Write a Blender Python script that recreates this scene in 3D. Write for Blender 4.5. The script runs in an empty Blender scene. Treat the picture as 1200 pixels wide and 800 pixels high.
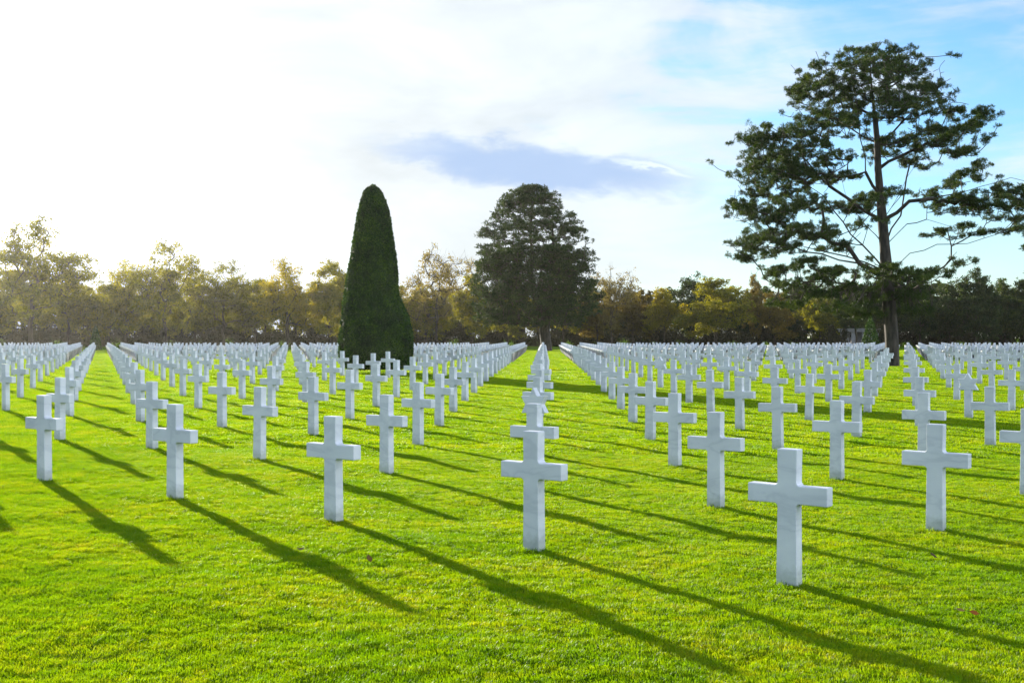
import bpy, bmesh, math, random
import numpy as np
from mathutils import Vector, noise as mnoise

S = 1.05                      # height of a cross in metres; positions below are in cross heights
F = 1485.0                    # focal length in pixels of a 1200 px wide frame
C = bpy.context.scene.collection
PI = math.pi
rng = np.random.default_rng(11)
random.seed(5)

# ---------------------------------------------------------------- helpers
def smooth(a, b, x):
    t = np.clip((x - a) / (b - a), 0, 1)
    return t * t * (3 - 2 * t)

def terr(X, D):
    """ground height, all in cross heights (works on arrays)"""
    L = 0.0045 * (D - 9.2) - 0.014 * (X - 2.0)
    L = 0.09 + 0.19 * np.tanh((L - 0.09) / 0.19)
    L = L - 0.035 * np.exp(-np.maximum(D - 6, 0) / 4.5)
    t = smooth(20, 58, D)
    near = L * (1 - t) + 0.28 * t
    return near

def terr_m(x, y):
    return S * terr(x / S, y / S)

def bump_m(x, y):
    """small lumps of the lawn in metres"""
    return 0.012 * (np.sin(x * 1.9 + 0.6 * np.sin(y * 1.3)) * np.sin(y * 1.6 + 0.8 * np.sin(x * 0.9))) \
        + 0.004 * np.sin(x * 5.1 + y * 2.3) * np.sin(y * 4.7 - x * 1.7)

def ground(x, y):
    return float(terr_m(x, y) + bump_m(x, y))

def at(px, D):
    """a pixel column of the photograph at distance D (cross heights) as ground X in cross heights"""
    return (px - 600.0) / F * D

def tag(o, label=None, cat=None, group=None, kind=None):
    if label: o['label'] = label
    if cat: o['category'] = cat
    if group: o['group'] = group
    if kind: o['kind'] = kind
    return o

def link(name, me, parent=None, mat=None):
    o = bpy.data.objects.new(name, me)
    C.objects.link(o)
    if parent: o.parent = parent
    if mat and me is not None:
        me.materials.clear(); me.materials.append(mat)
    return o

def empty(name, loc, rz=0.0):
    o = bpy.data.objects.new(name, None)
    o.empty_display_size = 0.3
    o.location = loc; o.rotation_euler = (0, 0, rz)
    C.objects.link(o)
    return o

def mesh_np(name, verts, faces, k, attr=None, smooth_shade=False):
    """fast mesh from numpy: faces (n,k)"""
    me = bpy.data.meshes.new(name)
    verts = np.asarray(verts, dtype=np.float32); faces = np.asarray(faces, dtype=np.int32)
    me.vertices.add(len(verts)); me.vertices.foreach_set('co', verts.ravel())
    me.loops.add(faces.size); me.loops.foreach_set('vertex_index', faces.ravel())
    me.polygons.add(len(faces))
    me.polygons.foreach_set('loop_start', np.arange(0, faces.size, k, dtype=np.int32))
    me.polygons.foreach_set('loop_total', np.full(len(faces), k, dtype=np.int32))
    if smooth_shade: me.polygons.foreach_set('use_smooth', np.ones(len(faces), dtype=bool))
    if attr is not None:
        a = me.attributes.new('rnd', 'FLOAT', 'POINT')
        a.data.foreach_set('value', np.asarray(attr, dtype=np.float32))
    me.update(calc_edges=True)
    return me

# ---------------------------------------------------------------- materials
def newmat(name):
    m = bpy.data.materials.new(name); m.use_nodes = True
    nt = m.node_tree; nt.nodes.clear()
    return m, nt, nt.nodes, nt.links

def ramp(nodes, stops):
    r = nodes.new('ShaderNodeValToRGB')
    e = r.color_ramp.elements
    while len(e) > 1: e.remove(e[-1])
    e[0].position = stops[0][0]; e[0].color = (*stops[0][1], 1)
    for p, c in stops[1:]:
        x = e.new(p); x.color = (*c, 1)
    return r

def leaf_mat(name, cols, trans=0.45, tcol=None, rough=0.6, patch=0.6, scale=0.5):
    """cols: dark, mid, light leaf colours, varied leaf by leaf and clump by clump"""
    m, nt, N, L = newmat(name)
    at_ = N.new('ShaderNodeAttribute'); at_.attribute_name = 'rnd'
    tc = N.new('ShaderNodeTexCoord'); nz = N.new('ShaderNodeTexNoise')
    nz.inputs['Scale'].default_value = scale; nz.inputs['Detail'].default_value = 3
    L.new(tc.outputs['Object'], nz.inputs['Vector'])
    oi = N.new('ShaderNodeObjectInfo')
    a = N.new('ShaderNodeMath'); a.operation = 'MULTIPLY_ADD'
    L.new(at_.outputs['Fac'], a.inputs[0]); a.inputs[1].default_value = 1 - patch; L.new(nz.outputs['Fac'], a.inputs[2])
    b = N.new('ShaderNodeMath'); b.operation = 'MULTIPLY_ADD'
    L.new(oi.outputs['Random'], b.inputs[0]); b.inputs[1].default_value = 0.22; L.new(a.outputs[0], b.inputs[2])
    s = N.new('ShaderNodeMath'); s.operation = 'SUBTRACT'; s.use_clamp = True
    L.new(b.outputs[0], s.inputs[0]); s.inputs[1].default_value = 0.30
    r = ramp(N, [(0.08, cols[0]), (0.45, cols[1]), (0.9, cols[2])])
    L.new(s.outputs[0], r.inputs[0])
    p = N.new('ShaderNodeBsdfPrincipled'); p.inputs['Roughness'].default_value = rough
    p.inputs['Specular IOR Level'].default_value = 0.25
    L.new(r.outputs[0], p.inputs['Base Color'])
    t = N.new('ShaderNodeBsdfTranslucent')
    mx = N.new('ShaderNodeMixRGB'); mx.blend_type = 'MULTIPLY'; mx.inputs[0].default_value = 1
    L.new(r.outputs[0], mx.inputs[1]); mx.inputs[2].default_value = (*(tcol or (1.65, 1.5, 0.35)), 1)
    L.new(mx.outputs[0], t.inputs['Color'])
    ms = N.new('ShaderNodeMixShader'); ms.inputs[0].default_value = trans
    L.new(p.outputs[0], ms.inputs[1]); L.new(t.outputs[0], ms.inputs[2])
    o = N.new('ShaderNodeOutputMaterial'); L.new(ms.outputs[0], o.inputs[0])
    return m

def bark_mat(name, c1, c2, scale=6):
    m, nt, N, L = newmat(name)
    tc = N.new('ShaderNodeTexCoord'); mp = N.new('ShaderNodeMapping'); mp.inputs['Scale'].default_value = (1, 1, 0.25)
    nz = N.new('ShaderNodeTexNoise'); nz.inputs['Scale'].default_value = scale; nz.inputs['Detail'].default_value = 6
    L.new(tc.outputs['Object'], mp.inputs[0]); L.new(mp.outputs[0], nz.inputs['Vector'])
    r = ramp(N, [(0.35, c1), (0.65, c2)]); L.new(nz.outputs['Fac'], r.inputs[0])
    p = N.new('ShaderNodeBsdfPrincipled'); p.inputs['Roughness'].default_value = 0.9
    L.new(r.outputs[0], p.inputs['Base Color'])
    bp = N.new('ShaderNodeBump'); bp.inputs['Strength'].default_value = 0.8; bp.inputs['Distance'].default_value = 0.05
    L.new(nz.outputs['Fac'], bp.inputs['Height']); L.new(bp.outputs[0], p.inputs['Normal'])
    o = N.new('ShaderNodeOutputMaterial'); L.new(p.outputs[0], o.inputs[0])
    return m

def marble_mat():
    m, nt, N, L = newmat('marble')
    tc = N.new('ShaderNodeTexCoord'); oi = N.new('ShaderNodeObjectInfo')
    ad = N.new('ShaderNodeVectorMath'); ad.operation = 'ADD'
    sc = N.new('ShaderNodeMath'); sc.operation = 'MULTIPLY'; sc.inputs[1].default_value = 60
    L.new(oi.outputs['Random'], sc.inputs[0]); L.new(tc.outputs['Object'], ad.inputs[0]); L.new(sc.outputs[0], ad.inputs[1])
    mp = N.new('ShaderNodeMapping'); mp.inputs['Scale'].default_value = (1.0, 1.0, 2.6); mp.inputs['Rotation'].default_value = (0.1, 0.5, 0)
    L.new(ad.outputs[0], mp.inputs[0])
    nz = N.new('ShaderNodeTexNoise'); nz.inputs['Scale'].default_value = 1.6; nz.inputs['Detail'].default_value = 5
    nz.inputs['Roughness'].default_value = 0.5; nz.inputs['Distortion'].default_value = 0.5
    L.new(mp.outputs[0], nz.inputs['Vector'])
    # thin veins where the noise passes through one half
    v = N.new('ShaderNodeMath'); v.operation = 'SUBTRACT'; L.new(nz.outputs['Fac'], v.inputs[0]); v.inputs[1].default_value = 0.5
    va = N.new('ShaderNodeMath'); va.operation = 'ABSOLUTE'; L.new(v.outputs[0], va.inputs[0])
    r = ramp(N, [(0.0, (0.69, 0.70, 0.715)), (0.05, (0.79, 0.795, 0.80)), (0.22, (0.86, 0.86, 0.855))])
    L.new(va.outputs[0], r.inputs[0])
    nz2 = N.new('ShaderNodeTexNoise'); nz2.inputs['Scale'].default_value = 1.3; nz2.inputs['Detail'].default_value = 4
    L.new(ad.outputs[0], nz2.inputs['Vector'])
    r2 = ramp(N, [(0.3, (0.84, 0.85, 0.86)), (0.65, (1.0, 1.0, 1.0))]); L.new(nz2.outputs['Fac'], r2.inputs[0])
    mx = N.new('ShaderNodeMixRGB'); mx.blend_type = 'MULTIPLY'; mx.inputs[0].default_value = 1
    L.new(r.outputs[0], mx.inputs[1]); L.new(r2.outputs[0], mx.inputs[2])
    # splashed soil and algae within a hand's breadth of the lawn
    sp = N.new('ShaderNodeSeparateXYZ'); L.new(tc.outputs['Object'], sp.inputs[0])
    nz3 = N.new('ShaderNodeTexNoise'); nz3.inputs['Scale'].default_value = 22; nz3.inputs['Detail'].default_value = 4
    L.new(ad.outputs[0], nz3.inputs['Vector'])
    hh = N.new('ShaderNodeMath'); hh.operation = 'MULTIPLY_ADD'; L.new(nz3.outputs['Fac'], hh.inputs[0]); hh.inputs[1].default_value = -0.14
    L.new(sp.outputs['Z'], hh.inputs[2])
    dr = ramp(N, [(0.0, (0.70, 0.72, 0.66)), (0.10, (1, 1, 1))]); L.new(hh.outputs[0], dr.inputs[0])
    mx2 = N.new('ShaderNodeMixRGB'); mx2.blend_type = 'MULTIPLY'; mx2.inputs[0].default_value = 1
    L.new(mx.outputs[0], mx2.inputs[1]); L.new(dr.outputs[0], mx2.inputs[2])
    p = N.new('ShaderNodeBsdfPrincipled'); p.inputs['Roughness'].default_value = 0.5
    vr = N.new('ShaderNodeMapRange'); L.new(oi.outputs['Random'], vr.inputs[0]); vr.inputs[3].default_value = 0.90; vr.inputs[4].default_value = 1.0
    mx3 = N.new('ShaderNodeVectorMath'); mx3.operation = 'SCALE'; L.new(mx2.outputs[0], mx3.inputs[0]); L.new(vr.outputs[0], mx3.inputs['Scale'])
    L.new(mx3.outputs[0], p.inputs['Base Color'])
    p.inputs['Subsurface Weight'].default_value = 0.0
    bp = N.new('ShaderNodeBump'); bp.inputs['Strength'].default_value = 0.15; bp.inputs['Distance'].default_value = 0.004
    L.new(nz3.outputs['Fac'], bp.inputs['Height']); L.new(bp.outputs[0], p.inputs['Normal'])
    o = N.new('ShaderNodeOutputMaterial'); L.new(p.outputs[0], o.inputs[0])
    return m

def plain_mat(name, c1, c2, scale, rough=0.85, bump=0.3):
    m, nt, N, L = newmat(name)
    tc = N.new('ShaderNodeTexCoord')
    nz = N.new('ShaderNodeTexNoise'); nz.inputs['Scale'].default_value = scale; nz.inputs['Detail'].default_value = 6
    L.new(tc.outputs['Object'], nz.inputs['Vector'])
    r = ramp(N, [(0.3, c1), (0.7, c2)]); L.new(nz.outputs['Fac'], r.inputs[0])
    p = N.new('ShaderNodeBsdfPrincipled'); p.inputs['Roughness'].default_value = rough
    L.new(r.outputs[0], p.inputs['Base Color'])
    bp = N.new('ShaderNodeBump'); bp.inputs['Strength'].default_value = bump; bp.inputs['Distance'].default_value = 0.02
    L.new(nz.outputs['Fac'], bp.inputs['Height']); L.new(bp.outputs[0], p.inputs['Normal'])
    o = N.new('ShaderNodeOutputMaterial'); L.new(p.outputs[0], o.inputs[0])
    return m

def lawn_colour(N, L):
    """world-position patches: mown yellow green, darker green tufts, a few dry spots"""
    g = N.new('ShaderNodeNewGeometry')
    mp = N.new('ShaderNodeMapping'); mp.inputs['Scale'].default_value = (0.55, 1.0, 0.0)
    L.new(g.outputs['Position'], mp.inputs[0])
    n1 = N.new('ShaderNodeTexNoise'); n1.inputs['Scale'].default_value = 0.75; n1.inputs['Detail'].default_value = 7; n1.inputs['Roughness'].default_value = 0.72
    L.new(mp.outputs[0], n1.inputs['Vector'])
    n2 = N.new('ShaderNodeTexNoise'); n2.inputs['Scale'].default_value = 7.0; n2.inputs['Detail'].default_value = 4; n2.inputs['Roughness'].default_value = 0.7
    L.new(mp.outputs[0], n2.inputs['Vector'])
    return n1, n2

def grass_mat():
    m, nt, N, L = newmat('grass_blade')
    n1, n2 = lawn_colour(N, L)
    at_ = N.new('ShaderNodeAttribute'); at_.attribute_name = 'rnd'
    a = N.new('ShaderNodeMath'); a.operation = 'MULTIPLY_ADD'; L.new(at_.outputs['Fac'], a.inputs[0]); a.inputs[1].default_value = 0.46
    L.new(n1.outputs['Fac'], a.inputs[2])
    b = N.new('ShaderNodeMath'); b.operation = 'MULTIPLY_ADD'; L.new(n2.outputs['Fac'], b.inputs[0]); b.inputs[1].default_value = 0.5
    L.new(a.outputs[0], b.inputs[2])
    s = N.new('ShaderNodeMath'); s.operation = 'SUBTRACT'; s.use_clamp = True; L.new(b.outputs[0], s.inputs[0]); s.inputs[1].default_value = 0.47
    r = ramp(N, [(0.08, (0.04, 0.115, 0.003)), (0.34, (0.08, 0.175, 0.003)), (0.6, (0.13, 0.215, 0.004)), (0.92, (0.23, 0.245, 0.02))])
    L.new(s.outputs[0], r.inputs[0])
    d = N.new('ShaderNodeBsdfPrincipled'); d.inputs['Roughness'].default_value = 0.45; d.inputs['Specular IOR Level'].default_value = 0.12
    L.new(r.outputs[0], d.inputs['Base Color'])
    t = N.new('ShaderNodeBsdfTranslucent')
    mx = N.new('ShaderNodeMixRGB'); mx.blend_type = 'MULTIPLY'; mx.inputs[0].default_value = 1
    L.new(r.outputs[0], mx.inputs[1]); mx.inputs[2].default_value = (3.0, 2.5, 0.3, 1)
    L.new(mx.outputs[0], t.inputs['Color'])
    ms = N.new('ShaderNodeMixShader'); ms.inputs[0].default_value = 0.55
    L.new(d.outputs[0], ms.inputs[1]); L.new(t.outputs[0], ms.inputs[2])
    o = N.new('ShaderNodeOutputMaterial'); L.new(ms.outputs[0], o.inputs[0])
    return m

def ground_mat():
    m, nt, N, L = newmat('lawn_soil')
    n1, n2 = lawn_colour(N, L)
    a = N.new('ShaderNodeMath'); a.operation = 'MULTIPLY_ADD'; L.new(n2.outputs['Fac'], a.inputs[0]); a.inputs[1].default_value = 0.6
    L.new(n1.outputs['Fac'], a.inputs[2])
    r = ramp(N, [(0.45, (0.03, 0.07, 0.004)), (0.8, (0.07, 0.13, 0.006)), (1.0, (0.12, 0.16, 0.012))])
    L.new(a.outputs[0], r.inputs[0])
    p = N.new('ShaderNodeBsdfPrincipled'); p.inputs['Roughness'].default_value = 1.0; p.inputs['Specular IOR Level'].default_value = 0.0
    L.new(r.outputs[0], p.inputs['Base Color'])
    bp = N.new('ShaderNodeBump'); bp.inputs['Strength'].default_value = 0.8; bp.inputs['Distance'].default_value = 0.05
    L.new(n2.outputs['Fac'], bp.inputs['Height']); L.new(bp.outputs[0], p.inputs['Normal'])
    o = N.new('ShaderNodeOutputMaterial'); L.new(p.outputs[0], o.inputs[0])
    return m

M_marble = marble_mat()
M_grass = grass_mat()
M_ground = ground_mat()
M_bark = bark_mat('bark', (0.03, 0.022, 0.012), (0.085, 0.062, 0.035))
M_pinebark = bark_mat('pine_bark', (0.022, 0.018, 0.013), (0.085, 0.066, 0.048), 5)
M_yew = leaf_mat('yew_leaf', [(0.006, 0.020, 0.003), (0.018, 0.058, 0.004), (0.075, 0.15, 0.009)], 0.28, patch=0.5, scale=1.6)
M_pine = leaf_mat('pine_needle', [(0.010, 0.024, 0.005), (0.024, 0.052, 0.010), (0.075, 0.110, 0.018)], 0.28, patch=0.5, scale=0.7)
LEAF = {
 'olive': leaf_mat('olive_leaf', [(0.045, 0.056, 0.010), (0.140, 0.148, 0.014), (0.35, 0.32, 0.018)], 0.65),
 'gold': leaf_mat('golden_leaf', [(0.09, 0.09, 0.010), (0.22, 0.20, 0.012), (0.42, 0.33, 0.014)], 0.6),
 'lime': leaf_mat('yellow_green_leaf', [(0.055, 0.065, 0.008), (0.15, 0.155, 0.010), (0.31, 0.28, 0.014)], 0.6),
 'green': leaf_mat('green_leaf', [(0.010, 0.024, 0.006), (0.026, 0.052, 0.010), (0.085, 0.11, 0.018)], 0.35),
 'brown': leaf_mat('brown_leaf', [(0.05, 0.040, 0.012), (0.115, 0.090, 0.016), (0.21, 0.155, 0.022)], 0.45),
 'bare': leaf_mat('pale_sparse_leaf', [(0.09, 0.075, 0.035), (0.17, 0.14, 0.05), (0.26, 0.21, 0.07)], 0.5),
}
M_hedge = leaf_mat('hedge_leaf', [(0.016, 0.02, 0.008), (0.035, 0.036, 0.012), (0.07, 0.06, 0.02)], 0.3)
M_stone = plain_mat('pale_stone', (0.24, 0.22, 0.21), (0.34, 0.32, 0.31), 3)
M_path = plain_mat('gravel', (0.32, 0.30, 0.27), (0.42, 0.40, 0.36), 30)
M_dead = leaf_mat('fallen_leaf', [(0.03, 0.022, 0.010), (0.07, 0.05, 0.018), (0.16, 0.12, 0.04)], 0.3, patch=0.1)
M_red = leaf_mat('red_leaf', [(0.10, 0.03, 0.01), (0.13, 0.045, 0.012), (0.16, 0.06, 0.02)], 0.4)

# ---------------------------------------------------------------- ground
def grid_mesh(name, xs, ys, zf):
    X, Y = np.meshgrid(xs, ys)
    V = np.stack([X.ravel(), Y.ravel(), zf(X, Y).ravel()], 1)
    nx = len(xs); i, j = np.meshgrid(np.arange(nx - 1), np.arange(len(ys) - 1))
    a = (j * nx + i).ravel()
    return mesh_np(name, V, np.stack([a, a + 1, a + nx + 1, a + nx], 1), 4, smooth_shade=True)

xs = np.unique(np.concatenate([-np.geomspace(1800, 40, 26), np.arange(-40, 40.1, 1.0), np.geomspace(40, 1800, 26)]))
ys = np.unique(np.concatenate([-np.geomspace(1200, 3, 16), np.arange(-2, 70, 1.0), np.arange(70, 260, 5.0), np.geomspace(260, 2500, 18)]))
o = link('ground', grid_mesh('ground', xs, ys, lambda x, y: terr_m(x, y) + bump_m(x, y) * (1 - smooth(60, 90, y)) * (1 - smooth(38, 60, np.abs(x))) - 0.004), mat=M_ground)
tag(o, 'mown green lawn of the cemetery', None, None, 'structure')

pz = S * 0.28 + 0.012
o = link('path', mesh_np('path', [(-140, 138 * S, pz), (140, 138 * S, pz), (140, 141 * S, pz), (-140, 141 * S, pz)], [(0, 1, 2, 3)], 4), mat=M_path)
tag(o, 'pale gravel path crossing behind the last rows', None, None, 'structure')

# ---------------------------------------------------------------- where the crosses stand
TH = math.radians(36.637)
Rv = np.array([-2.3075 * math.cos(TH), 2.3075 * math.sin(TH)])
Pv = np.array([3.274 * math.sin(TH), 3.274 * math.cos(TH)])
O0 = np.array([2.005, 9.22])
measured = {(0,0):925,(1,0):626,(2,0):391,(3,0):205,(4,0):52,(0,1):1097,(1,1):839,(3,1):453,(4,1):304,(5,1):178,(6,1):70,
            (0,2):1205,(1,2):981,(2,2):791,(4,2):490,(5,2):367,(6,2):260}
YEW = np.array([at(440, 53), 53.0]); PINE = np.array([at(1046, 66), 66.0]); CPINE = np.array([at(641, 137), 137.0])
lat = {}
for j in range(0, 75):
    for i in range(-70, 110):
        v = O0 + i * Rv + j * Pv
        D = v[1]
        if D < 6 or D > 131: continue
        u = 600 + F * v[0] / D
        inview = -45 < u < 1245
        near = (-700 < u < 1245) and D < 34
        if not (inview or near): continue
        if np.hypot(*(v - YEW)) < 2.7 or np.hypot(*(v - PINE)) < 1.6 or np.hypot(*(v - CPINE)) < 2.0: continue
        if (i, j) in measured:
            v = np.array([at(measured[(i, j)], D), D])
        else:
            v = v + rng.normal(0, 0.012, 2)
        lat[(i, j)] = (v, u)

# ---------------------------------------------------------------- grass blades (geometry-node instances of small turf pieces)
def turf(name, T, n, w, h, seed):
    r = np.random.default_rng(seed)
    x = r.uniform(-T / 2, T / 2, n * 2) + r.uniform(-T * .13, T * .13, n * 2); y = r.uniform(-T / 2, T / 2, n * 2) + r.uniform(-T * .13, T * .13, n * 2)
    # tussocky density
    dens = 0.74 + 0.26 * np.sin(x / T * 15 + seed) * np.sin(y / T * 13 + seed * 2.0 + 1.5 * np.sin(x / T * 9))
    k = r.uniform(0, 1, n * 2) < dens
    x = x[k][:n]; y = y[k][:n]; n = len(x)
    # clumps: nearest of scattered centres decides how tall, how pale and which way the blades lean
    nc = 46; cxy = r.uniform(-T * .62, T * .62, (nc, 2)); ch = r.uniform(.70, 1.28, nc) ** 1.2; cc = r.uniform(0, 1, nc); cl_ = r.uniform(0, 2 * PI, nc)
    near_ = np.argmin((x[:, None] - cxy[None, :, 0]) ** 2 + (y[:, None] - cxy[None, :, 1]) ** 2 + r.uniform(0, (T * .1) ** 2, (n, 1)), 1)
    hh = h * r.uniform(0.5, 1.15, n) * ch[near_]
    az = r.uniform(0, 2 * PI, n); la = cl_[near_] + r.normal(0, 1.1, n); lean = hh * r.uniform(0.1, 1.0, n)
    wd = w * r.uniform(0.6, 1.2, n)
    dx = np.cos(az) * wd / 2; dy = np.sin(az) * wd / 2
    tx = x + np.cos(la) * lean; ty = y + np.sin(la) * lean
    mx_ = x + np.cos(la) * lean * .32; my = y + np.sin(la) * lean * .32
    z0 = np.full(n, -0.012)
    V = np.stack([np.stack([x - dx, y - dy, z0], 1), np.stack([x + dx, y + dy, z0], 1),
                  np.stack([mx_ + dx * .8, my + dy * .8, hh * .6], 1), np.stack([mx_ - dx * .8, my - dy * .8, hh * .6], 1),
                  np.stack([tx, ty, hh * .95], 1)], 1).reshape(-1, 3)
    b = np.arange(n) * 5
    T3 = np.concatenate([np.stack([b, b + 1, b + 2], 1), np.stack([b, b + 2, b + 3], 1), np.stack([b + 3, b + 2, b + 4], 1)])
    return mesh_np(name, V, T3, 3, np.repeat(.55 * cc[near_] + .45 * r.uniform(0, 1, n), 5), True)

turf_col = bpy.data.collections.new('turf_pieces')
specs = [(0.5, 3600, 0.0045, 0.028), (1.1, 4200, 0.0110, 0.034), (2.6, 5600, 0.032, 0.046)]
order = []
for si, (T, n, w, h) in enumerate(specs):
    for v in range(4):
        me = turf('turf_piece', T, n, w, h, 10 * si + v + 3)
        me.materials.append(M_grass)
        ob = bpy.data.objects.new('turf_%02d' % (si * 4 + v), me)
        turf_col.objects.link(ob)
for v in range(2):
    me = turf('turf_piece', 0.30, 520, .0045, .050, 90 + v); me.materials.append(M_grass)
    ob = bpy.data.objects.new('turf_%02d' % (12 + v), me); turf_col.objects.link(ob)
pts, idx, rot, scl = [], [], [], []
bands = [(5.0 * S, 19 * S, 0.5, 0), (19 * S, 46 * S, 1.1, 1), (46 * S, 150 * S, 2.6, 2)]
for y0, y1, T, si in bands:
    st = T * 0.97
    for y in np.arange(y0 + st / 2, y1, st):
        w = 0.47 * y + 1.5
        nx = int(w / st) + 1
        for i in range(-nx, nx + 1):
            x = i * st + rng.uniform(-.04, .04) * st
            pts.append((x, y + rng.uniform(-.04, .04) * st, 0)); idx.append(si * 4 + int(rng.integers(4)))
            rot.append(int(rng.integers(4)) * PI / 2 + rng.uniform(-.06, .06)); scl.append(rng.uniform(0.99, 1.03))
for k_, (v_, u_) in lat.items():
    if v_[1] < 30 and -20 < u_ < 1220:
        pts.append((v_[0] * S, v_[1] * S, 0)); idx.append(12 + int(rng.integers(2))); rot.append(rng.uniform(0, 2 * PI)); scl.append(rng.uniform(.9, 1.1))
pts = np.array(pts); pts[:, 2] = terr_m(pts[:, 0], pts[:, 1]) + bump_m(pts[:, 0], pts[:, 1]) * (1 - smooth(60, 90, pts[:, 1]))
gm = bpy.data.meshes.new('grass'); gm.vertices.add(len(pts)); gm.vertices.foreach_set('co', pts.astype(np.float32).ravel())
a = gm.attributes.new('idx', 'INT', 'POINT'); a.data.foreach_set('value', np.array(idx, dtype=np.int32))
rot = np.array(rot); zf_ = lambda x, y: terr_m(x, y) + bump_m(x, y) * (1 - smooth(60, 90, y))
gx = (zf_(pts[:, 0] + .2, pts[:, 1]) - zf_(pts[:, 0] - .2, pts[:, 1])) / .4; gy = (zf_(pts[:, 0], pts[:, 1] + .2) - zf_(pts[:, 0], pts[:, 1] - .2)) / .4
lx = gx * np.cos(rot) + gy * np.sin(rot); ly = -gx * np.sin(rot) + gy * np.cos(rot)      # slope seen in each piece's own frame
a = gm.attributes.new('rotz', 'FLOAT_VECTOR', 'POINT'); a.data.foreach_set('vector', np.stack([np.arctan(ly), -np.arctan(lx), rot], 1).astype(np.float32).ravel())
a = gm.attributes.new('scl', 'FLOAT', 'POINT'); a.data.foreach_set('value', np.array(scl, dtype=np.float32))
gm.materials.append(M_grass)
grass = link('grass', gm)
tag(grass, 'short bright green grass blades covering the lawn', 'grass', None, 'stuff')
ng = bpy.data.node_groups.new('grass_nodes', 'GeometryNodeTree')
ng.interface.new_socket('Geometry', in_out='INPUT', socket_type='NodeSocketGeometry')
ng.interface.new_socket('Geometry', in_out='OUTPUT', socket_type='NodeSocketGeometry')
gi = ng.nodes.new('NodeGroupInput'); go = ng.nodes.new('NodeGroupOutput')
m2p = ng.nodes.new('GeometryNodeMeshToPoints')
ip = ng.nodes.new('GeometryNodeInstanceOnPoints'); ci = ng.nodes.new('GeometryNodeCollectionInfo')
ci.inputs['Collection'].default_value = turf_col; ci.inputs['Separate Children'].default_value = True; ci.inputs['Reset Children'].default_value = True
def named(nm, ty):
    q = ng.nodes.new('GeometryNodeInputNamedAttribute'); q.data_type = ty; q.inputs['Name'].default_value = nm
    return q
ai = named('idx', 'INT'); ar = named('rotz', 'FLOAT_VECTOR'); asc = named('scl', 'FLOAT')
ng.links.new(gi.outputs[0], m2p.inputs[0]); ng.links.new(m2p.outputs[0], ip.inputs['Points'])
ng.links.new(ci.outputs[0], ip.inputs['Instance']); ip.inputs['Pick Instance'].default_value = True
ng.links.new(ai.outputs[0], ip.inputs['Instance Index'])
ng.links.new(ar.outputs[0], ip.inputs['Rotation'])
ng.links.new(asc.outputs[0], ip.inputs['Scale'])
ng.links.new(ip.outputs[0], go.inputs[0])
md = grass.modifiers.new('blades', 'NODES'); md.node_group = ng

# ---------------------------------------------------------------- crosses
def fillet(c, a, b, r, n=4):
    """points rounding the inner corner c between directions a and b"""
    if n == 0: return [c]
    out = []
    for k in range(n + 1):
        t = k / n * PI / 2
        out.append((c[0] + r * (a[0] * (1 - math.sin(t)) + b[0] * (1 - math.cos(t))),
                    c[1] + r * (a[1] * (1 - math.sin(t)) + b[1] * (1 - math.cos(t)))))
    return out

def cross_outline(n=4):
    w, wb, wt, a, ah0, ah1, r = 0.074, 0.083, 0.078, 0.31, 0.605, 0.737, 0.028
    P = [(-wb, -0.12), (wb, -0.12)]
    P += fillet((w, ah0), (0, -1), (1, 0), r, n)
    P += [(a, ah0 - 0.002), (a, ah1 + 0.002)]
    P += fillet((w, ah1), (1, 0), (0, 1), r, n)
    P += [(wt, 1.0), (-wt, 1.0)]
    P += fillet((-w, ah1), (0, 1), (-1, 0), r, n)
    P += [(-a, ah1 + 0.002), (-a, ah0 - 0.002)]
    P += fillet((-w, ah0), (-1, 0), (0, -1), r, n)
    return [(x * S, z * S) for x, z in P]

def slab(name, outline, th, bev=0.008):
    bm = bmesh.new()
    f = [bm.verts.new((x, -th / 2, z)) for x, z in outline]
    face = bm.faces.new(f)
    ex = bmesh.ops.extrude_face_region(bm, geom=[face])
    for v in ex['geom']:
        if isinstance(v, bmesh.types.BMVert): v.co.y = th / 2
    bmesh.ops.recalc_face_normals(bm, faces=bm.faces)
    if bev:
        es = [e for e in bm.edges if len(e.link_faces) == 2 and e.calc_face_angle() > 0.7]
        bmesh.ops.bevel(bm, geom=es, offset=bev, segments=2, affect='EDGES', profile=0.5)
    for q in bm.faces: q.smooth = False
    me = bpy.data.meshes.new(name); bm.to_mesh(me); bm.free(); me.materials.append(M_marble)
    return me

cross_me = slab('cross_headstone', cross_outline(), 0.102 * S)

def star_mesh():
    """tapered shaft carrying a six-pointed star, one solid piece"""
    R = 0.25; cz = 0.75
    pts_ = []
    for k in range(12):
        an = -PI / 2 + k * PI / 6                      # point down first
        rr = R if k % 2 == 0 else R / math.sqrt(3)
        pts_.append((rr * math.cos(an), cz + rr * math.sin(an)))
    # k=0 is the bottom point: replace it by the shaft
    w = 0.078
    P = [(-0.085, -0.12), (0.085, -0.12), (w, cz - R / math.sqrt(3) * 0.866 - 0.02)] + pts_[1:] + [(-w, cz - R / math.sqrt(3) * 0.866 - 0.02)]
    return slab('star_headstone', [(x * S, z * S) for x, z in P], 0.102 * S)
star_me = star_mesh()

def nearest_key(px, D):
    t = np.array([at(px, D), D])
    return min(lat, key=lambda k: np.hypot(*(lat[k][0] - t)))
stars = {nearest_key(631, 18.6), nearest_key(1134, 28.3), nearest_key(788, 41)}

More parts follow.
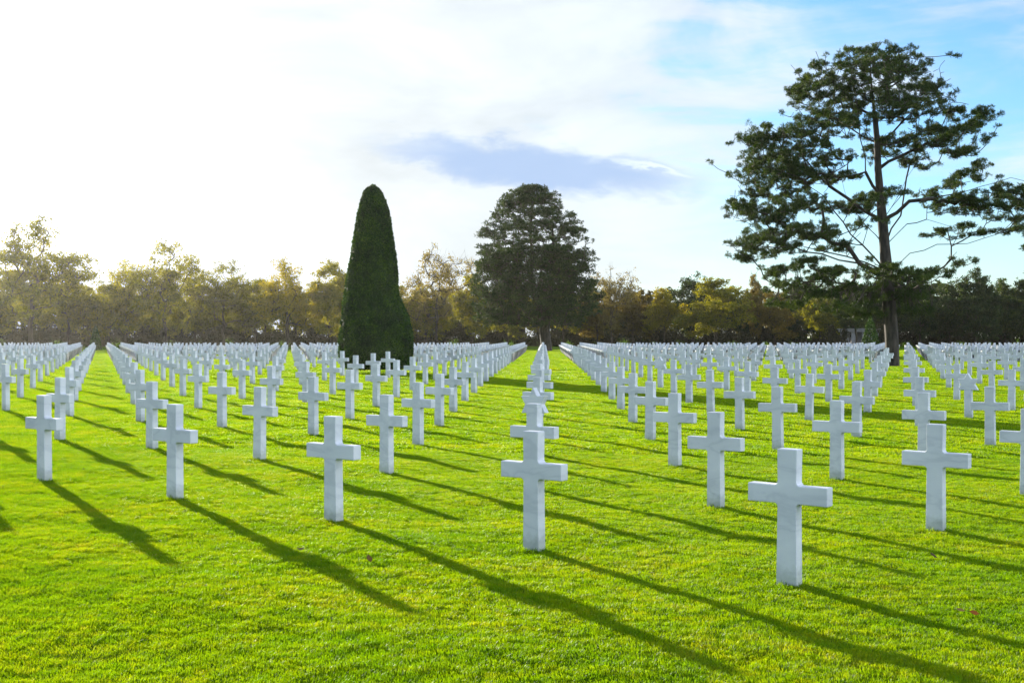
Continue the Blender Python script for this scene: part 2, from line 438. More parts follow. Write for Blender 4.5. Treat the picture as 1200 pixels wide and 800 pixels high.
ordn = ['frontmost', 'second', 'third', 'fourth', 'fifth', 'sixth', 'seventh', 'eighth', 'ninth', 'tenth', 'eleventh', 'twelfth',
        'thirteenth', 'fourteenth', 'fifteenth', 'sixteenth', 'seventeenth', 'eighteenth', 'nineteenth', 'twentieth', 'twenty-first',
        'twenty-second', 'twenty-third', 'twenty-fourth', 'twenty-fifth', 'twenty-sixth', 'twenty-seventh', 'twenty-eighth',
        'twenty-ninth', 'thirtieth', 'thirty-first', 'thirty-second', 'thirty-third', 'thirty-fourth', 'thirty-fifth', 'thirty-sixth']
special = {
 (0,0): 'largest white marble cross, nearest of all, standing low at the right',
 (1,0): 'near white marble cross at centre with grey veins, heading the file down the middle',
 (2,0): 'white marble cross at the front, just left of the veined centre cross',
 (3,0): 'white marble cross at the front left with its right side wide in view',
 (4,0): 'white marble cross standing nearest at the far left of the front row',
 (0,1): 'big white marble cross at the right, overlapping a smaller one straight behind it',
 (1,1): 'white marble cross behind and left of the largest nearest cross',
 (2,1): 'white marble cross mostly hidden behind the veined centre cross',
}
keys = sorted(lat, key=lambda k: lat[k][0][1])
in_frame = [k for k in keys if -20 < lat[k][1] < 1215]
indiv = set(in_frame[:298]) | {k for k in keys if lat[k][0][1] < 26}
rows = {}
for k in indiv:
    if -12 < lat[k][1] < 1212: rows.setdefault(k[1], []).append(k)
rank = {}
for j, ks in rows.items():
    ks.sort(key=lambda k: -lat[k][1])
    for n, k in enumerate(ks): rank[k] = n
rr = random.Random(3)
def place(k, me, nm, label, cat, grp):
    v = lat[k][0]
    x, y = v[0] * S, v[1] * S
    ob = bpy.data.objects.new(nm, me); C.objects.link(ob)
    ob.location = (x, y, ground(x, y) if y < 60 else float(terr_m(x, y)))
    q = 0.004 if k in measured else 0.009
    ob.rotation_euler = (rr.gauss(0, q), rr.gauss(0, q), TH * -1 + rr.gauss(0, 0.008))
    tag(ob, label, cat, grp)
    return ob
n_ind = 0
hidden_lab = 'white marble cross just outside the left edge of the photo'
for k in sorted(indiv, key=lambda k: (k[1], k[0])):
    star = k in stars
    kind = 'white marble star-topped headstone' if star else 'white marble cross'
    j = k[1]
    if k in special: lab = special[k]
    elif k in rank:
        n = rank[k]; row = ordn[min(j, 35)]
        if n == 0: w = 'rightmost'
        elif n == len(rows[j]) - 1: w = 'leftmost'
        else: w = (ordn[n] if n else '') + ' from the right'
        lab = '%s, %s in the %s slanting row from the front' % (kind, w, row)
    else: lab = hidden_lab
    if star and k not in special:
        if k == nearest_key(631, 18.6): lab = 'star-topped white marble headstone behind the second cross of the centre file'
        elif k == nearest_key(1134, 28.3): lab = 'star-topped white marble headstone at the right, between two crosses'
    place(k, star_me if star else cross_me, 'star_headstone' if star else 'cross_headstone', lab,
          'headstone' if star else 'cross', 'star-topped headstones among the crosses' if star else 'marble crosses set out in rows on the lawn')
    n_ind += 1
# the many small ones beyond: one piece
ol = np.array(cross_outline(0)); th = 0.102 * S
# plain quads and caps per cross
n_ = len(ol)
front = np.stack([ol[:, 0], np.full(n_, -th / 2), ol[:, 1]], 1); back = front.copy(); back[:, 1] = th / 2
base = np.concatenate([front, back])
bmx = bmesh.new()
vs = [bmx.verts.new(p) for p in base]
bmx.faces.new(vs[:n_]); bmx.faces.new(vs[n_:][::-1])
for q in range(n_):
    w = (q + 1) % n_
    if w != q: bmx.faces.new((vs[q], vs[n_ + q], vs[n_ + w], vs[w]))
bmesh.ops.triangulate(bmx, faces=bmx.faces)
bmesh.ops.recalc_face_normals(bmx, faces=bmx.faces)
bmx.verts.index_update()
bv = np.array([v.co[:] for v in bmx.verts]); bf = np.array([[v.index for v in f.verts] for f in bmx.faces]); bmx.free()
VV, FF = [], []
for k in keys:
    if k in indiv: continue
    v = lat[k][0]; an = -TH + rr.gauss(0, 0.015)
    c, s = math.cos(an), math.sin(an)
    tilt = rr.gauss(0, 0.008)
    q = bv.copy(); x = q[:, 0] + q[:, 2] * tilt; y = q[:, 1]
    X = c * x - s * y + v[0] * S; Y = s * x + c * y + v[1] * S
    FF.append(bf + len(VV) * len(bv)); VV.append(np.stack([X, Y, q[:, 2] + float(terr_m(v[0] * S, v[1] * S))], 1))
o = link('distant_crosses', mesh_np('distant_crosses', np.concatenate(VV), np.concatenate(FF), 3), mat=M_marble)
tag(o, 'hundreds of tiny white marble crosses packed in the farthest rows', 'crosses', None, 'stuff')
print('individual', n_ind, 'in frame', len(in_frame), 'distant', len(VV))

# ---------------------------------------------------------------- tree building
def tubes(paths, sides=6):
    """paths: list of (points (n,3), radii (n,)) -> verts, quads"""
    V, Q = [], []; base = 0
    for P, R in paths:
        P = np.asarray(P, float); n = len(P)
        T = np.gradient(P, axis=0); T /= np.linalg.norm(T, axis=1)[:, None] + 1e-9
        up = np.array([0.0, 0.0, 1.0]) if abs(T[0, 2]) < 0.9 else np.array([1.0, 0, 0])
        A = np.cross(T, up); A /= np.linalg.norm(A, axis=1)[:, None] + 1e-9
        B = np.cross(T, A)
        sd = sides if R[0] > 0.05 else 4
        an = np.arange(sd) / sd * 2 * PI
        ring = P[:, None, :] + np.asarray(R)[:, None, None] * (A[:, None, :] * np.cos(an)[None, :, None] + B[:, None, :] * np.sin(an)[None, :, None])
        V.append(ring.reshape(-1, 3))
        for i in range(n - 1):
            a = base + i * sd + np.arange(sd); b = base + i * sd + (np.arange(sd) + 1) % sd
            Q.append(np.stack([a, b, b + sd, a + sd], 1))
        base += n * sd
    return np.concatenate(V), np.concatenate(Q)

class Skeleton:
    """branches grown toward targets from the nearest sensible node; thickness from what they carry"""
    def __init__(s): s.P = []; s.par = []; s.w = []
    def add(s, p, par, w=0.0):
        s.P.append(np.array(p, float)); s.par.append(par); s.w.append(w); return len(s.P) - 1
    def path(s, pts, par=None):
        for p in pts: par = s.add(p, -1 if par is None else par)
        return par
    def grow(s, t, r, droop=0.0, rise=1.0, weight=1.0, wig=0.12, seg=4, zmin=-1e9):
        A = np.array(s.P); t = np.array(t, float)
        d = A - t
        dist = np.linalg.norm(d, axis=1)
        cost = dist + rise * np.maximum(0, d[:, 2] + 0.15 * dist) * 1.6 + np.where(A[:, 2] < zmin, 1e3, 0)
        k = int(np.argmin(cost)); a = A[k]; L = dist[k]
        prev = k
        for q in range(1, seg + 1):
            f = q / seg
            p = a + (t - a) * f
            if q < seg: p = p + r.normal(0, wig * L / seg, 3)
            p[2] += droop * L * math.sin(f * PI)
            prev = s.add(p, prev, weight if q == seg else 0.0)
        return prev
    def build(s, r_tip, r_base, power=0.5):
        n = len(s.P); w = np.array(s.w, float)
        for i in range(n - 1, 0, -1):
            if s.par[i] >= 0: w[s.par[i]] += w[i]
        mxw = w.max(); R = r_tip + (r_base - r_tip) * (np.maximum(w, 0) / mxw) ** power
        kids = {}
        for i in range(n): kids.setdefault(s.par[i], []).append(i)
        paths = []
        def follow(start, frm):
            line = [frm, start] if frm >= 0 else [start]
            while start in kids:
                ks = sorted(kids[start], key=lambda q: -w[q])
                for q in ks[1:]: stack.append((q, start))
                start = ks[0]; line.append(start)
            return line
        stack = [(i, -1) for i in kids[-1]]
        while stack:
            st, frm = stack.pop()
            ln = follow(st, frm)
            rad = R[ln].copy()
            if frm >= 0 and len(ln) > 1: rad[0] = min(rad[0], rad[1] * 1.25)
            if len(ln) > 1: paths.append((np.array([s.P[q] for q in ln]), rad))
        return paths

def leaves(centres, sizes, r, aspect=0.55, vert=0.0):
    """rhombus leaves, randomly turned"""
    n = len(centres)
    a = r.normal(0, 1, (n, 3)); a /= np.linalg.norm(a, axis=1)[:, None]
    b = r.normal(0, 1, (n, 3)); b -= (b * a).sum(1)[:, None] * a; b /= np.linalg.norm(b, axis=1)[:, None]
    a = a * (sizes / 2)[:, None]; b = b * (sizes / 2 * aspect)[:, None]
    V = np.stack([centres - a, centres + b, centres + a, centres - b], 1).reshape(-1, 3)
    return V, np.arange(4 * n).reshape(n, 4), np.repeat(r.uniform(0, 1, n), 4)

def deciduous(seed, H, W, nclus, per, leaf, low=0.14, base_r=0.02, spread=0.55, top_sparse=0.0, twigs=1.0):
    """trunk mesh + crown mesh for a broadleaved tree H high and W wide"""
    r = np.random.default_rng(seed)
    sk = Skeleton()
    k = sk.add((0, 0, -0.3), -1)
    for z in np.linspace(0.0, 0.42, 6): k = sk.add((r.normal(0, .01) * H, r.normal(0, .01) * H, z * H + .01), k)
    nl = 6; lobes = []
    for q in range(nl):
        an = q / nl * 2 * PI + r.uniform(-.4, .4); rr_ = r.uniform(.2, .5) * W
        lobes.append((math.cos(an) * rr_ * .8, math.sin(an) * rr_ * .8, r.uniform(.30, .66) * H, r.uniform(.22, .34) * W, r.uniform(.16, .26) * H))
    lobes.append((0, 0, .74 * H, .24 * W, .25 * H)); lobes.append((r.normal(0, .1) * W, 0, .62 * H, .32 * W, .24 * H))
    T = []
    while len(T) < nclus:
        lx, ly, lz, lr, lh = lobes[int(r.integers(len(lobes)))]
        u = r.normal(0, 1, 3); u /= np.linalg.norm(u); u *= r.uniform(0.35, 1.0) ** 0.5
        p = np.array([lx + u[0] * lr, ly + u[1] * lr, lz + u[2] * lh])
        if p[2] < low * H or p[2] > H: continue
        T.append(p)
    T = sorted(T, key=lambda p: np.linalg.norm(p - np.array([0, 0, .35 * H])))
    tips = []
    for p in T:
        e = sk.grow(p, r, droop=0.06, rise=0.6, seg=4, wig=.2, zmin=.2 * H)
        tips.append(sk.P[e])
    # fine twigs sprouting past each tip
    extra = []
    for p in tips:
        for q in range(int(2 * twigs + .5)):
            d = r.normal(0, 1, 3) * .05 * H; d[2] = abs(d[2]) * 1.1 + .01 * H
            extra.append(p + d)
    paths = sk.build(0.022, base_r * H, 0.55)
    for p in tips:
        for q in range(int(3 * twigs)):
            d = r.normal(0, 1, 3) * .045 * H; d[2] = abs(d[2]) * 1.1
            m = p + d * .5 + r.normal(0, .01 * H, 3)
            paths.append((np.array([p, m, p + d]), np.array([.02, .014, .008])))
    V, Q = tubes(paths)
    tm = mesh_np('trunk', V, Q, 4, smooth_shade=True); tm.materials.append(M_bark)
    cs, sz = [], []
    for p in tips:
        f = p[2] / H
        m = int(per * r.uniform(.5, 1.4) * (1 - top_sparse * max(0, (f - .45) / .55)))
        if m < 2: continue
        # leaves gathered in small sprays rather than an even ball
        ns = max(2, m // 9)
        sc_ = p + r.normal(0, 1, (ns, 3)) * np.array([.040, .040, .024]) * H
        c_ = sc_[r.integers(0, ns, m)] + r.normal(0, 1, (m, 3)) * np.array([.016, .016, .010]) * H
        cs.append(c_); sz.append(leaf * r.uniform(.6, 1.3, m))
    V, Q, A = leaves(np.concatenate(cs), np.concatenate(sz), r)
    return tm, mesh_np('crown', V, Q, 4, A)

def tufts(centres, dirs, r, nb, ln, wd):
    """needle tufts: nb thin pointed blades fanning out from each centre about dirs"""
    n = len(centres)
    c = np.repeat(centres, nb, 0); d = np.repeat(dirs, nb, 0)
    v = r.normal(0, 1, (n * nb, 3)); v /= np.linalg.norm(v, axis=1)[:, None]
    v = v + d * 0.75; v /= np.linalg.norm(v, axis=1)[:, None]
    L = ln * r.uniform(.65, 1.15, n * nb)
    s = np.cross(v, r.normal(0, 1, (n * nb, 3))); s /= np.linalg.norm(s, axis=1)[:, None] + 1e-9
    s *= wd / 2
    c = c + r.normal(0, ln * .12, c.shape)
    m = c + v * (L * .55)[:, None]
    V = np.stack([c, m + s, c + v * L[:, None], m - s], 1).reshape(-1, 3)
    A = np.repeat(np.clip(np.repeat(r.uniform(0, 1, n), nb) * .6 + r.uniform(0, .4, n * nb), 0, 1), 4)
    return V, np.arange(4 * n * nb).reshape(-1, 4), A

def pads_to_tufts(pads, r, dens, flat=1.0):
    cs, ds = [], []
    for (p, rx, rz, w) in pads:
        m = max(3, int(dens * rx * rx * w))
        u = r.normal(0, 1, (m, 3)); u /= np.linalg.norm(u, axis=1)[:, None]; u *= (r.uniform(0.15, 1, m) ** .45)[:, None]
        # a few lobes to the pad
        c = p + u * np.array([rx, rx, rz])
        dd = u * np.array([.8, .8, .6]) + np.array([0, 0, .75])
        dd /= np.linalg.norm(dd, axis=1)[:, None]
        cs.append(c); ds.append(dd)
    return np.concatenate(cs), np.concatenate(ds)

# ---- the tall pine at the right, limb by limb
def tall_pine():
    r = np.random.default_rng(21)
    D = 66.0 * S; kx = 1 / 1.951; base_px = 1046.0; basey = 395 + (1.8 - .28) * F / 66.0
    def w(zx, zy, dep=0.0):
        px = 830 + zx * kx; py = 30 + (zy + 14 * (782 - zy) / 782) * kx
        return np.array([(px - base_px) * D / F, dep, (basey - py) * D / F])
    sk = Skeleton()
    k = sk.add(w(422, 782) - np.array([0, 0, .25]), -1)
    tr = [(422, 770, 0), (419, 700, 0), (414, 630, .1), (408, 560, 0), (402, 500, -.1), (398, 440, 0), (393, 380, 0), (389, 320, .1), (386, 260, 0), (381, 200, 0), (375, 140, .1), (370, 85, 0), (368, 52, 0)]
    ids = {}
    for a_, b_, c_ in tr: k = sk.add(w(a_, b_, c_), k); ids[b_] = k
    def limb(start, pts):
        kk = start
        P = [sk.P[start]] + [w(*p) for p in pts]
        for a_, b_ in zip(P[:-1], P[1:]):
            kk = sk.add((a_ + b_) / 2 + r.normal(0, .07, 3), kk); kk = sk.add(b_, kk)
        return kk
    limb(ids[380], [(352, 330, -.6), (338, 260, -.9), (330, 180, -.9), (318, 110, -.7)])
    limb(ids[500], [(450, 425, .8), (468, 335, 1.2), (497, 272, 1.6), (494, 190, 1.5), (500, 130, 1.2)])
    limb(ids[560], [(450, 518, -.8), (500, 500, -1.6), (560, 500, -2.2), (625, 478, -2.7), (670, 440, -3), (705, 392, -3.2), (735, 430, -3.4), (745, 500, -3.5)])
    limb(ids[440], [(450, 398, -.7), (520, 388, -1.2), (600, 368, -1.6), (660, 350, -1.9), (720, 370, -2)])
    limb(ids[500], [(480, 440, 2), (540, 425, 3), (610, 440, 3.8)])
    limb(ids[320], [(440, 290, .3), (500, 262, .4), (560, 240, .5), (612, 205, .5)])
    limb(ids[560], [(340, 500, -1.1), (290, 450, -1.7), (240, 392, -2.2), (190, 355, -2.5), (110, 330, -2.8)])
    limb(ids[440], [(325, 385, .6), (262, 325, 1.4), (228, 275, 1.7), (150, 240, 2)])
    limb(ids[560], [(330, 520, 1.2), (240, 495, 2), (150, 455, 2.7), (65, 412, 3)])
    limb(ids[560], [(340, 540, -.4), (250, 520, -1.0), (180, 505, -1.5), (100, 505, -1.9)])
    limb(ids[630], [(330, 590, .5), (260, 580, 1), (190, 575, 1.2)])
    limb(ids[260], [(340, 215, 1.4), (290, 170, 2.2), (225, 140, 2.6)])
    limb(ids[260], [(430, 215, -1.4), (470, 165, -2.0), (520, 130, -2.3)])
    limb(ids[500], [(395, 440, 3), (370, 380, 4.4), (360, 320, 5)])
    limb(ids[440], [(400, 390, -3), (420, 330, -4.3), (440, 290, -5)])
    limb(ids[630], [(470, 590, -1.2), (500, 575, -2), (530, 520, -2.6)])
    # foliage pads: zoom x, zoom y, half width, half height, depth spread, fullness
    pd = [(370, 62, 55, 24), (318, 72, 38, 20), (420, 70, 35, 18), (455, 55, 12, 8), (478, 80, 14, 8), (340, 105, 60, 24), (425, 112, 50, 24), (262, 112, 42, 20), (238, 92, 14, 8),
          (215, 150, 28, 20), (285, 155, 45, 20), (365, 150, 50, 20), (440, 155, 45, 18), (515, 118, 22, 14), (500, 150, 36, 18), (208, 128, 16, 10),
          (255, 195, 34, 14), (330, 185, 40, 12), (400, 198, 44, 14), (460, 195, 30, 12),
          (620, 205, 24, 13), (585, 225, 34, 13), (540, 245, 32, 12), (500, 235, 28, 10), (570, 185, 20, 8), (628, 184, 10, 9), (440, 262, 46, 13), (510, 265, 26, 9), (590, 270, 20, 6), (400, 250, 24, 10),
          (120, 245, 34, 16), (160, 235, 40, 20), (210, 222, 36, 16), (190, 265, 46, 17), (240, 255, 36, 16), (290, 235, 28, 12), (110, 290, 34, 15), (160, 300, 42, 15), (225, 295, 36, 12), (290, 290, 26, 9),
          (95, 325, 26, 13), (140, 335, 38, 14), (195, 335, 34, 12), (250, 335, 30, 9), (120, 365, 32, 11), (180, 372, 30, 9), (320, 330, 24, 8),
          (75, 412, 26, 13), (120, 418, 42, 15), (175, 408, 42, 13), (225, 400, 26, 9), (60, 402, 12, 8), (150, 440, 26, 8),
          (85, 500, 18, 13), (110, 485, 34, 15), (165, 470, 38, 15), (215, 462, 34, 13), (100, 520, 26, 11), (170, 500, 36, 11), (240, 480, 26, 9),
          (375, 392, 30, 13), (400, 380, 24, 10), (350, 405, 22, 9), (300, 400, 26, 7), (330, 455, 22, 7), (300, 500, 24, 7),
          (560, 392, 34, 9), (610, 400, 34, 9), (655, 368, 18, 12), (690, 375, 20, 12), (640, 415, 28, 8), (700, 400, 24, 10), (730, 380, 28, 12), (760, 400, 24, 13), (520, 372, 22, 7), (585, 345, 26, 6), (600, 318, 20, 5),
          (710, 440, 16, 7), (740, 465, 16, 9), (745, 500, 12, 8), (680, 465, 14, 5), (610, 470, 18, 5), (560, 460, 20, 5), (575, 540, 12, 5), (640, 440, 16, 5), (540, 300, 22, 5), (470, 300, 22, 6),
          (200, 545, 32, 10), (150, 560, 24, 10), (250, 570, 32, 10), (170, 590, 30, 9), (300, 560, 30, 9), (240, 610, 30, 9), (320, 600, 34, 10), (380, 565, 34, 12), (430, 580, 30, 12), (470, 570, 28, 9), (360, 625, 40, 10), (440, 620, 34, 10), (400, 600, 36, 12),
          (360, 655, 30, 9), (450, 650, 26, 9), (300, 640, 28, 8), (190, 630, 26, 8), (500, 560, 20, 6)]
    pads = []
    sc = kx * D / F
    for (a_, b_, c_, d_) in pd:
        rx, rz = c_ * sc, d_ * sc
        # the crown is about as deep as it is wide: spread pads front and back by how high they sit
        env = 3.6 if b_ < 220 else 4.2
        cen = 385; edge = abs(a_ - cen) / (230 if b_ < 220 else 330)
        amp = env * math.sqrt(max(0.06, 1 - min(1, edge) ** 2))
        for q in range(4 if rx > .45 else 3):
            dep = r.uniform(-1, 1) * amp
            n = max(4, int(round(rx / .085)))
            for t in range(n):                    # each pad is several small rounded bunches
                p = w(a_, b_, dep) + np.array([r.normal(0, .70) * rx, r.normal(0, .8) * rx, r.normal(0, .72) * rz])
                pads.append((p, r.uniform(.10, .20), r.uniform(.08, .15), 1))
    pads.sort(key=lambda q: abs(q[0][0]) + abs(q[0][1]))
    for p, rx, rz, _ in pads:
        sk.grow(p - np.array([0, 0, rz * .3]), r, droop=-0.04, rise=.35, seg=2, wig=.1, zmin=4.2, weight=1)
    # bare twigs among the limbs
    for _ in range(380):
        b = sk.P[int(r.integers(16, len(sk.P)))]
        if b[2] < 6: continue
        sk.grow(b + r.normal(0, .6, 3) * np.array([1, 1, .5]), r, seg=2, rise=.2, weight=.25)
    paths = sk.build(.012, .37, .60)
    V, Q = tubes(paths, 9)
    tm = mesh_np('trunk', V, Q, 4, smooth_shade=True); tm.materials.append(M_pinebark)
    cs, ds = pads_to_tufts(pads, r, 430)
    V, Q, A = tufts(cs, ds, r, 15, .18, .023)
    cm = mesh_np('crown', V, Q, 4, A); cm.materials.append(M_pine)
    return tm, cm

def dome_pine():
    """broad layered pine in the middle distance"""
    r = np.random.default_rng(8)
    D = 137.0 * S; sc = D / F
    H = (395 + 1.52 * F / 137 - 220) * sc
    sk = Skeleton()
    sk.path([(0, 0, -.3), (0, 0, 0.05), (-.15, 0, 1.2), (-.3, 0, 2.4)])
    k0 = len(sk.P) - 1
    k = sk.path([(-.9, .1, 4.2), (-1.5, .2, 6.5), (-1.7, .1, 9), (-1.8, 0, 12), (-1.8, 0, 15), (-1.6, 0, H - 1)], k0)
    sk.path([(.1, -.2, 4.5), (.4, -.3, 7), (.6, -.2, 10), (.7, 0, 12.5), (.6, 0, 14.5)], k0)
    prof = [(221, -1.9, .5), (225, -1.9, 1.9), (232, -1.8, 2.9), (242, -1.7, 3.7), (254, -1.8, 4.6), (270, -1.7, 5.4), (290, -1.5, 6.2), (305, -1.3, 6.7), (330, -1.3, 7.0), (350, -1.3, 7.3), (366, -1.3, 7.2), (380, -1.5, 5.6)]
    ys_ = np.array([(395 + 1.52 * F / 137 - p[0]) * sc for p in prof])[::-1]
    cc = np.array([p[1] for p in prof])[::-1]; hw = np.array([p[2] * (1.08 if p[0] < 300 else 1.0) for p in prof])[::-1]
    pads = []
    for _ in range(1800):
        z = r.uniform(ys_[0], ys_[-1]) if r.uniform() < .6 else r.uniform(ys_[0], ys_[5])
        c = np.interp(z, ys_, cc); R_ = np.interp(z, ys_, hw)
        an = r.uniform(0, 2 * PI); ra = R_ * (r.uniform(.12, 1.0) ** .55) * (1 + .07 * math.sin(3 * an + z * 1.3) + .06 * math.sin(z * 4.2 + an))
        layer = .25 * math.sin(ra * .8)
        p = np.array([c + math.cos(an) * ra, math.sin(an) * ra, z + layer])
        pads.append((p, r.uniform(.28, .62), r.uniform(.18, .34), 1))
    pads.sort(key=lambda q: math.hypot(q[0][0] + 1, q[0][1]))
    for p, rx, rz, _ in pads:
        sk.grow(p - np.array([0, 0, .15]), r, droop=-.03, rise=.5, seg=3, zmin=2.4)
    V, Q = tubes(sk.build(.03, .62, .7), 8)
    tm = mesh_np('trunk', V, Q, 4, smooth_shade=True); tm.materials.append(M_pinebark)
    cs, ds = pads_to_tufts(pads, r, 55)
    V, Q, A = tufts(cs, ds, r, 9, .34, .07)
    cm = mesh_np('crown', V, Q, 4, A); cm.materials.append(M_pine)
    return tm, cm

def yew():
    r = np.random.default_rng(4)
    D = 53.0 * S; sc = D / F; by = 395 + (1.8 - float(terr(YEW[0], 53.0))) * F / 53
    pr = [(217, 437, 1), (219, 436.5, 5), (224, 436.5, 9.5), (232, 437, 13), (245, 437.5, 17), (260, 437.5, 20), (280, 437.5, 23), (300, 437.5, 26), (320, 437.5, 28.8), (340, 436.5, 30.6),
          (348, 436.6, 32), (358, 438, 35.4), (370, 439.2, 38.2), (385, 440, 40.6), (400, 440, 42.4), (412, 440, 43), (422, 440, 41.5), (429, 440, 38), (432.5, 440, 30), (433, 440, 8)]
    z = np.array([(by - p[0]) * sc for p in pr])[::-1]; cx_ = np.array([(p[1] - 440) * sc for p in pr])[::-1]; R_ = np.array([p[2] * sc for p in pr])[::-1]
    def surf(an, zz, f=1.0):
        rad = np.interp(zz, z, R_); c = np.interp(zz, z, cx_)
        lump = 1 + .025 * np.sin(3 * an + zz * 1.1) + .018 * np.sin(7 * an - zz * 2.3) + .014 * np.sin(13 * an + zz * 5)
        rad = rad * lump * f
        return np.stack([c + np.cos(an) * rad, np.sin(an) * rad, zz], -1)
    # solid inner body
    zs = np.interp(np.linspace(0, 1, 70), np.linspace(0, 1, len(z)), z); n = 48
    an = np.arange(n) / n * 2 * PI
    V = np.concatenate([surf(an, np.full(n, q), .955) for q in zs])
    Q = []
    for i in range(len(zs) - 1):
        a_ = i * n + np.arange(n); b_ = i * n + (np.arange(n) + 1) % n
        Q.append(np.stack([a_, b_, b_ + n, a_ + n], 1))
    Q = np.concatenate(Q)
    # leaves over the clipped surface
    m = 30000
    zz = []; aa = []
    while len(zz) < m:
        q = r.uniform(z[0], z[-1], 20000); keep = r.uniform(0, 1, 20000) < (np.interp(q, z, R_) + .25) / (R_.max() + .25)
        zz.extend(q[keep])
    zz = np.array(zz[:m]); aa = r.uniform(0, 2 * PI, m)
    LV, LQ, LA = leaves(surf(aa, zz, 1.0) * 1.0 + r.normal(0, .018, (m, 3)), r.uniform(.06, .15, m), r, .5)
    A = np.concatenate([np.full(len(V), .1), LA])
    me = mesh_np('foliage', np.concatenate([V, LV]), np.concatenate([Q, LQ + len(V)]), 4, A); me.materials.append(M_yew)
    V, Q = tubes([(np.array([(0, 0, -.3), (0, 0, .1), (.02, 0, .9)]), np.array([.26, .22, .2]))], 9)
    tm = mesh_np('trunk', V, Q, 4, smooth_shade=True); tm.materials.append(M_bark)
    return tm, me

def small_cone(h, w, seed):
    r = np.random.default_rng(seed); m = 2600
    zz = h * (1 - np.sqrt(r.uniform(0, 1, m))) * .97 + .12
    rad = w / 2 * (1 - (zz / (h + .12)) ** 1.6)
    aa = r.uniform(0, 2 * PI, m); f = r.uniform(.75, 1.0, m)
    c = np.stack([np.cos(aa) * rad * f, np.sin(aa) * rad * f, zz], 1)
    V, Q, A = leaves(c, r.uniform(.14, .28, m), r, .6)
    me = mesh_np('foliage', V, Q, 4, A); me.materials.append(M_yew)
    V, Q = tubes([(np.array([(0, 0, -.2), (0, 0, .2), (0, 0, h * .6)]), np.array([.1, .09, .05]))], 7)
    tm = mesh_np('trunk', V, Q, 4, smooth_shade=True); tm.materials.append(M_bark)
    return tm, me

def put(name, X, D, parts, label, cat, group=None, rz=0.0, sc=(1, 1, 1), mat=None):
    x, y = X * S, D * S
    e = empty(name, (x, y, float(terr_m(x, y))), rz); e.scale = sc
    for nm, me, mt in parts:
        ob = bpy.data.objects.new(nm, me); C.objects.link(ob); ob.parent = e
        if mt is not None:
            if len(me.materials) == 0: me.materials.append(mt)
            ob.material_slots[0].link = 'OBJECT'; ob.material_slots[0].material = mt
    tag(e, label, cat, group)
    return e

tm, cm = tall_pine()
put('pine_tree', PINE[0], PINE[1], [('trunk', tm, None), ('crown', cm, None)], 'tall open-branched pine with dark needles standing alone among the crosses at right', 'tree')
tm, cm = dome_pine()
put('pine_tree', CPINE[0], CPINE[1], [('trunk', tm, None), ('crown', cm, None)], 'broad dense dark green pine at the end of the centre lawn', 'tree')
tm, cm = yew()
put('clipped_yew', YEW[0], YEW[1], [('trunk', tm, None), ('foliage', cm, None)], 'tall dark green yew clipped to a rounded cone, standing among the crosses', 'topiary')
tm, cm = small_cone(3.0, 1.45, 1)
put('clipped_shrub', at(112, 143), 143, [('trunk', tm, None), ('foliage', cm, None)], 'small dark clipped cone at the end of the left aisle', 'topiary', 'small clipped cones beyond the rows')
tm2, cm2 = small_cone(4.4, 2.3, 2)
put('clipped_shrub', at(1020, 150), 150, [('trunk', tm2, None), ('foliage', cm2, None)], 'small dark clipped cone in front of the pale stone pavilion', 'topiary', 'small clipped cones beyond the rows')

# ---- broadleaved belt behind the field
variants = {}
def variant(kind, v):
    key = (kind, v)
    if key not in variants:
        H = 17.0
        if kind == 'full': variants[key] = deciduous(100 + v, H, 13.0, 115, 230, .42, low=.10)
        if kind == 'airy': variants[key] = deciduous(200 + v, H, 13.0, 115, 190, .36, low=.12, top_sparse=.55, twigs=1.6)
        if kind == 'sparse': variants[key] = deciduous(300 + v, H, 11.5, 110, 100, .32, low=.15, top_sparse=.8, twigs=2.4)
        if kind == 'dense': variants[key] = deciduous(400 + v, H, 15.0, 170, 230, .46, low=.04)
        if kind == 'raised': variants[key] = deciduous(600 + v, H, 13.0, 130, 150, .5, low=.34)
        if kind == 'far': variants[key] = deciduous(500 + v, H, 16.0, 120, 170, .75, low=.02, twigs=.4)
    return variants[key]

